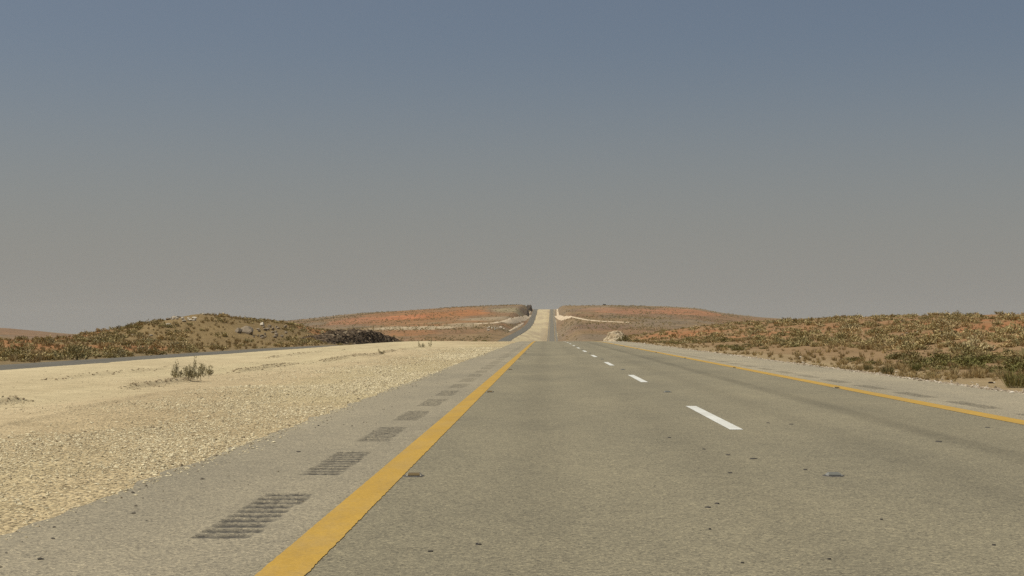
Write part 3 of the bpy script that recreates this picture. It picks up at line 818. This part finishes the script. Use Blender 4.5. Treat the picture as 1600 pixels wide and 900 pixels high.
def bank(name, y0, y1, xin, depth, hf, mat, label, res=.28, seed=0, tone=None, side=-1, cat='rock bank'):
    """a heap of broken rock along the road: one rough surface"""
    ys = np.arange(y0, y1, res); ws = np.linspace(0, 1, int(depth/res)+2)
    W, Y = np.meshgrid(ws, ys)
    t = (Y-y0)/(y1-y0)
    H = hf(t)
    X = xin+side*W*depth
    prof = sstep(0, .42, W)*(1-sstep(.62, 1, W))
    g0 = ground_raw(X, Y)[0]
    cell = 1.3
    rg = (vnoise(Y/cell, W*depth/cell, seed)**2*.8+vnoise(Y/.55, W*depth/.55, seed+3)*.55+vnoise(Y*3.4, W*depth*3.4, seed+6)*.22-.6)
    Z = g0-.15+H*prof*(1+.15*(vnoise(Y*.12, W, seed)-.5))+rg*np.clip(H, 0, 1.1)*.5*np.clip(prof*3, 0, 1)
    X = X+(vnoise(Y*1.3, W*depth*1.3, seed+9)-.5)*.8*np.clip(prof*3, 0, 1)
    i = np.arange(X.size).reshape(X.shape)
    f = np.stack([i[:-1, :-1], i[1:, :-1], i[1:, 1:], i[:-1, 1:]], -1).reshape(-1, 4)
    o = mesh_np(name, np.stack([X, Y, Z], -1).reshape(-1, 3), f, mat)
    return tag(o, label, cat)
M_BANK, nt, b = new_mat('dark_broken_rock', .95, .1); g = N(nt); po = g.pos()
vx = g.x_of(g.voro(po, 1.5, 'Color'))
c = g.ramp(vx[0], [(0, (.05, .035, .021)), (.55, (.095, .067, .039)), (.88, (.15, .108, .066)), (1, (.34, .27, .17))])
g.link(c, b.inputs['Base Color']); g.link(g.bump(g.voro(po, 2.2), .9, .3), b.inputs['Normal'])
bank('rock_bank', 218, 362, -28.9, 6.0, lambda t: 2.15*np.sin(np.clip(t, 0, 1)*math.pi)**.75, M_BANK, 'long dark brown bank of broken rock beside the opposite carriageway', seed=3)
M_BANK2, nt, b = new_mat('tan_broken_rock', .95, .1); g = N(nt); po = g.pos()
vx = g.x_of(g.voro(po, 1.2, 'Color'))
g.link(g.ramp(vx[0], [(0, (.2, .15, .09)), (.5, (.36, .28, .17)), (1, (.5, .42, .28))]), b.inputs['Base Color']); g.link(g.bump(g.voro(po, 2.2), .9, .3), b.inputs['Normal'])
bank('rock_mound', 262, 300, 9.9, 4.6, lambda t: 2.1*np.sin(t*math.pi)**.8, M_BANK2, 'pale buff mound of broken rock at the right road edge near the crest', seed=8, side=1, cat='rock mound')

def place(name, mes, x, y, r, hs, label, cat, group=None):
    o = bpy.data.objects.new(name, mes); C.objects.link(o); z = float(ground_raw(x, y)[0])
    o.location = (x, y, z-.03); o.scale = (r, r, r*hs); o.rotation_euler = (0, 0, random.random()*6.28)
    return tag(o, label, cat, group)
x, y, z = at(972, 262); place('roadside_bush', ME_GR[1], x, y, 1.55, 1.25, 'tall dark green bush leaning on the buff rock mound', 'bush')
x, y, z = at(990, 255); place('roadside_bush', ME_GR[2], x, y, 1.1, .9, 'lower green bush right of the tall bush by the buff mound', 'bush')
for i, (px, Y, r, lab) in enumerate(((757, 240, .55, 'dark squat bush on the skyline of the median crest, the bigger of two'), (742, 238, .4, 'small dark bush on the skyline of the median crest'))):
    x, y, z = at(px, Y); place('roadside_bush', ME_GR[i], x, y, r, .8, lab, 'bush')

# dark rock cut at the far crest and the outcrop opposite
def outcrop(px, py, hpx, wpx, seed, label):
    """px, py: its foot"""
    x, Y, z = hit(px, py, 1500); k = Y/F
    bm = bmesh.new(); bmesh.ops.create_icosphere(bm, subdivisions=3, radius=1)
    for v in bm.verts:
        n = float(fbm(np.array([v.co.x*2.2+seed*5+v.co.z]), np.array([v.co.y*2.2+v.co.z*1.7]), seed)[0])-.5
        v.co *= 1+n*1.6
        if v.co.z < 0: v.co.z *= .4
    me = bpy.data.meshes.new('rock_outcrop'); bm.to_mesh(me); bm.free(); me.materials.append(M_DARK)
    o = bpy.data.objects.new('rock_outcrop', me); C.objects.link(o)
    o.location = (x, Y, z); o.scale = (wpx*k/2, wpx*k*.8, hpx*k)
    return tag(o, label, 'rock outcrop')
outcrop(827, 485, 8, 8, 1, 'dark jagged outcrop highest on the left of the far road cutting')
outcrop(832.5, 482.6, 4, 5, 2, 'small dark outcrop nearest the far road at the crest')
outcrop(824, 494, 10, 6, 3, 'dark outcrop lowest on the left of the far road cutting')
outcrop(869.5, 483, 5, 3, 4, 'small dark outcrop on the right lip of the far road cutting')
for i in range(16):
    rock('rock', 762+rng.random()*28, 511+rng.random()*6, 2+rng.random()*2.5, 1.4+rng.random()*1.2, 'pale', 'pale block in the scatter below the far track left of the road', group='pale blocks on the far slope', y0=1000)

track([(828, 493), (815, 498.5), (795, 502), (770, 505), (742, 506)], [8, 12, 12, 8, 5], 'pale dirt track leaving the far road to the left')
track([(869, 494), (885, 496.5), (915, 499.5), (950, 502.5), (985, 504)], [9, 10, 9, 8, 5], 'pale dirt track leaving the far road to the right')
track([(870, 481), (871, 488), (872, 495)], [3, 5, 5], 'pale cut edge beside the far road on the right')
track([(832, 482), (828, 489), (824, 495)], [2.5, 3.5, 4], 'pale cut edge beside the far road on the left')
track([(818, 505), (810, 510), (795, 518)], [3, 5, 3], 'pale bare shoulder of the far left carriageway')

# ------------------------------------------------------------------ truck on the skyline
M_TW, _, b = new_mat('white_paintwork', .5, .4); b.inputs['Base Color'].default_value = (.8, .8, .78, 1)
M_TD, _, b = new_mat('dark_tarpaulin', .8, .2); b.inputs['Base Color'].default_value = (.035, .033, .032, 1)
M_TY, _, b = new_mat('tyre_rubber', .9, .1); b.inputs['Base Color'].default_value = (.02, .02, .02, 1)
def box_bm(parts, bev=.05):
    bm = bmesh.new()
    for (x, y, z, sx, sy, sz) in parts:
        r = bmesh.ops.create_cube(bm, size=1, matrix=Matrix.Translation((x, y, z)) @ Matrix.Diagonal((sx, sy, sz, 1)))
    if bev: bmesh.ops.bevel(bm, geom=bm.edges[:], offset=bev, segments=2, affect='EDGES')
    return bm
def bm_obj(name, bm, mat, parent=None):
    me = bpy.data.meshes.new(name); bm.to_mesh(me); bm.free(); me.materials.append(mat)
    o = bpy.data.objects.new(name, me); C.objects.link(o); o.parent = parent
    return o
Yt = 4250
xt = ray(944, 478).x*Yt
tr = empty('truck', (xt, Yt, float(ground_raw(xt, Yt)[0])+.1)); tag(tr, 'tiny truck with white cab and dark load on the right skyline', 'truck')
bm_obj('cab', box_bm([(-4.6, 0, 2.0, 2.4, 2.4, 2.4), (-5.5, 0, 1.5, 1.2, 2.3, 1.3)], .15), M_TW, tr)
bm_obj('cargo_body', box_bm([(.8, 0, 2.35, 8, 2.5, 2.6)], .1), M_TD, tr)
bm_obj('chassis', box_bm([(-.4, 0, .9, 10.5, 1.6, .35)], .05), M_TD, tr)
for wx in (-4.6, 2.4, 3.7):
    for sy in (-1, 1):
        bm = bmesh.new(); bmesh.ops.create_cone(bm, cap_ends=True, segments=20, radius1=.52, radius2=.52, depth=.35, matrix=Matrix.Translation((wx, sy*1.05, .52)) @ Matrix.Rotation(math.pi/2, 4, 'X'))
        bm_obj('wheel', bm, M_TY, tr)

# ------------------------------------------------------------------ road studs
M_STUD, _, b = new_mat('stud_casing', .5, .4); b.inputs['Base Color'].default_value = (.23, .225, .19, 1)
M_STUDY, _, b = new_mat('stud_casing_yellow', .5, .4); b.inputs['Base Color'].default_value = (.34, .30, .21, 1)
M_LENS, _, b = new_mat('stud_reflector', .25, .5); b.inputs['Base Color'].default_value = (.17, .17, .14, 1)
M_LENSY, _, b = new_mat('stud_reflector_amber', .25, .5); b.inputs['Base Color'].default_value = (.15, .105, .04, 1)
M_TAR, _, b = new_mat('tar_pad', .7, .3); b.inputs['Base Color'].default_value = (.075, .07, .06, 1)
def prism(outline_b, outline_t, z0, z1):
    bm = bmesh.new()
    vb = [bm.verts.new((x, y, z0)) for x, y in outline_b]; vt = [bm.verts.new((x, y, z1)) for x, y in outline_t]
    n = len(vb); bm.faces.new(vt); bm.faces.new(vb[::-1])
    for i in range(n): bm.faces.new((vb[i], vb[(i+1) % n], vt[(i+1) % n], vt[i]))
    return bm
def rect(w, d): return [(-w, -d), (w, -d), (w, d), (-w, d)]
def stud_proto(body_mat, lens_mat):
    o = empty('road_stud', (0, 0, 0))
    rr = random.Random(4)
    pad = [(0.092*math.cos(t)*(1+.18*(rr.random()-.5)), .115*math.sin(t)*(1+.25*(rr.random()-.5))) for t in np.linspace(0, 6.283, 17)[:-1]]
    bm_obj('tar_pad', prism(pad, [(x*.94, y*.94) for x, y in pad], -.003, .0035), M_TAR, o)
    bm = prism(rect(.066, .06), rect(.048, .028), .003, .025)
    bmesh.ops.bevel(bm, geom=bm.edges[:], offset=.003, segments=2, affect='EDGES')
    bm_obj('casing', bm, body_mat, o)
    # inclined reflective faces, front and back, set proud of the casing
    for sy in (-1, 1):
        bm = bmesh.new()
        def pt(x, t, off):
            y = .06+(.028-.06)*t; z = .003+.022*t
            return (x, sy*(y+off*.63), z+off*.78)
        A = [pt(-.050, .2, .0015), pt(.050, .2, .0015), pt(.046, .97, .0015), pt(-.046, .97, .0015)]
        B = [pt(-.050, .2, .0045), pt(.050, .2, .0045), pt(.046, .97, .0045), pt(-.046, .97, .0045)]
        va = [bm.verts.new(p) for p in A]; vb = [bm.verts.new(p) for p in B]
        bm.faces.new(va); bm.faces.new(vb[::-1])
        for i in range(4): bm.faces.new((va[i], va[(i+1) % 4], vb[(i+1) % 4], vb[i]))
        bmesh.ops.recalc_face_normals(bm, faces=bm.faces)
        bm_obj('reflector', bm, lens_mat, o)
    return o
def copy_tree(o):
    c = o.copy(); C.objects.link(c)
    for ch in list(o.children):
        d = ch.copy(); C.objects.link(d); d.parent = c
    return c
pw, py_ = stud_proto(M_STUD, M_LENS), stud_proto(M_STUDY, M_LENSY)
used = {id(pw): False, id(py_): False}
STUDS = [(py_, -1.085, 13.25, 'yellow-brown road stud nearest the camera beside the left yellow line'),
         (py_, -1.085, 31.3, 'second road stud along the left yellow line'),
         (pw, 2.39, 13.35, 'silvery grey road stud nearest the camera between the white dashes'),
         (pw, 2.39, 31.4, 'grey road stud between the first and second white dashes'),
         (py_, 6.10, 33.7, 'dark road stud touching the right yellow line, nearest of these'),
         (py_, 6.10, 51.9, 'dark road stud touching the right yellow line, second along')]
for k in range(2, 7):
    STUDS.append((py_, -1.085, 13.25+18.05*k, None)); STUDS.append((pw, 2.39, 13.35+18.05*k, None)); STUDS.append((py_, 6.1, 33.7+18.2*k, None))
for proto, x, y, lab in STUDS:
    o = proto if not used[id(proto)] else copy_tree(proto); used[id(proto)] = True
    o.location = (x, y, float(P(y))+.001)
    side = 'the left yellow line' if x < 0 else ('the white lane dashes' if x < 4 else 'the right yellow line')
    tag(o, lab or f'small distant road stud farther along {side}', 'road stud', 'road studs along '+side)

# dark scraps lying on the asphalt
M_SCRAP, _, b = new_mat('black_rubber_scrap', .8, .3); b.inputs['Base Color'].default_value = (.045, .04, .033, 1)
SCR = [(1106, 793, 11, 3, 'dark scrap on the right lane, larger of two side by side below the lane stud'), (1121, 787, 10, 2.4, 'thin dark scrap just above the larger scrap on the right lane'),
       (1177, 717, 15, 2.4, 'long thin dark scrap on the right lane below the first white dash'), (1138, 711, 9, 2, 'short dark scrap left of the long thin scrap'),
       (1100, 702, 7, 2, 'tiny dark scrap level with the lower end of the first dash'), (1141, 739, 8, 2, 'thin dark scrap under the long scrap on the asphalt'),
       (1258, 734, 8, 2, 'small dark scrap just left of the lane stud'), (1466, 690, 13, 3, 'dark scrap near the dark wheel track of the right lane'),
       (1543, 668, 11, 2.4, 'dark scrap close under the right yellow line'), (1200, 661, 7, 2, 'dark fleck right of the first white dash'),
       (1236, 663, 9, 2, 'dark fleck farther right of the first white dash'), (1377, 812, 7, 2, 'lone dark scrap low on the right lane'),
       (1553, 852, 8, 2.2, 'dark scrap low on the asphalt near the frame edge'), (1160, 880, 7, 2, 'dark fleck at the bottom of the lane'),
       (1296, 874, 9, 2, 'dark fleck lowest on the right lane'), (1109, 827, 5, 3, 'round dark fleck below the pair of scraps'), (1046, 684, 7, 2, 'dark fleck on the left lane below the second dash'),
       (748, 851, 12, 2.2, 'thin dark scrap on the left lane right of the wide yellow line'), (673, 862, 12, 2.2, 'dark scrap lowest beside the left yellow line'), (745, 850, 5, 1.5, 'tiny fleck touching the thin scrap on the left lane'),
       (466, 706, 9, 1.6, 'thin dark fleck on the left shoulder beside the rumble strip'), (768, 612, 9, 2, 'small dark fleck beside the second left stud')]
for i, (px, py, w, h, lab) in enumerate(SCR):
    d = ray(px, py); Y = CAM_H/-d.z; X = d.x*Y; r = random.Random(i)
    hw = w/F*Y/2*.82; hd = max(h/F*Y*Y/CAM_H/2*.45, .008)
    ol = [(hw*math.cos(t)*(1+.5*(r.random()-.5)), hd*math.sin(t)*(1+.6*(r.random()-.5))) for t in np.linspace(0, 6.283, 12)[:-1]]
    o = bm_obj('dark_scrap', prism(ol, [(x*.8, y*.8) for x, y in ol], -.002, .005), M_SCRAP)
    o.location = (X, Y, float(P(Y))+.001); o.rotation_euler = (0, 0, r.uniform(-.15, .15))
    tag(o, lab, 'debris', 'dark scraps on the asphalt')

# ------------------------------------------------------------------ light, sky, air
EL, SX, SY = 60.0, -.90, -.12
az = math.atan2(SX, SY)
sun_d = bpy.data.lights.new('sun', 'SUN'); sun = bpy.data.objects.new('sun', sun_d); C.objects.link(sun)
sun_d.energy = 3.9; sun_d.angle = R(.5); sun_d.color = (1.0, .945, .86)
to_sun = Vector((math.sin(az)*math.cos(R(EL)), math.cos(az)*math.cos(R(EL)), math.sin(R(EL))))
sun.rotation_euler = to_sun.to_track_quat('Z', 'Y').to_euler()

world = bpy.data.worlds.new('World'); scene.world = world; world.use_nodes = True
nt = world.node_tree; g = N(nt)
bg = nt.nodes['Background']
sky = g.n('ShaderNodeTexSky'); sky.sky_type = 'NISHITA'; sky.sun_disc = False
sky.sun_elevation = R(EL); sky.sun_rotation = az; sky.altitude = 600; sky.air_density = 1.0; sky.dust_density = 4.0; sky.ozone_density = 1.5
hs = g.n('ShaderNodeHueSaturation'); hs.inputs['Saturation'].default_value = .85; hs.inputs['Value'].default_value = .60
g.link(sky.outputs['Color'], hs.inputs['Color'])
# a layer of airborne dust: brown at the horizon, thinning upwards
dirv = g.n('ShaderNodeTexCoord').outputs['Generated']
zz = g.x_of(dirv)[2]
dust = g.rng(zz, -.02, .19, 1, 0, True)
colr = g.mix(g.math('MULTIPLY', dust, .9), hs.outputs['Color'], (3.12, 3.04, 2.81))
g.link(colr, bg.inputs['Color']); bg.inputs['Strength'].default_value = .1

hz = bmesh.new(); bmesh.ops.create_cube(hz, size=1, matrix=Matrix.Translation((0, 3800, -20)) @ Matrix.Diagonal((24000, 12000, 340, 1)))
M_HZ = bpy.data.materials.new('dusty_air'); M_HZ.use_nodes = True; nt = M_HZ.node_tree; nt.nodes.remove(nt.nodes['Principled BSDF'])
pv = nt.nodes.new('ShaderNodeVolumePrincipled'); pv.inputs['Color'].default_value = (.86, .86, .80, 1); pv.inputs['Density'].default_value = .000022
pv.inputs['Anisotropy'].default_value = .2
nt.links.new(pv.outputs[0], nt.nodes['Material Output'].inputs['Volume'])
HAZE = True
if HAZE:
    o = bm_obj('haze', hz, M_HZ); tag(o, 'thin dusty haze over the whole desert', 'haze', kind='stuff')

scene.view_settings.view_transform = 'Standard'; scene.view_settings.look = 'None'
scene.view_settings.exposure = 0; scene.view_settings.gamma = 1
scene.render.engine = 'CYCLES'
scene.cycles.use_denoising = False
scene.cycles.max_bounces = 5; scene.cycles.diffuse_bounces = 2; scene.cycles.volume_bounces = 1
scene.cycles.use_adaptive_sampling = False
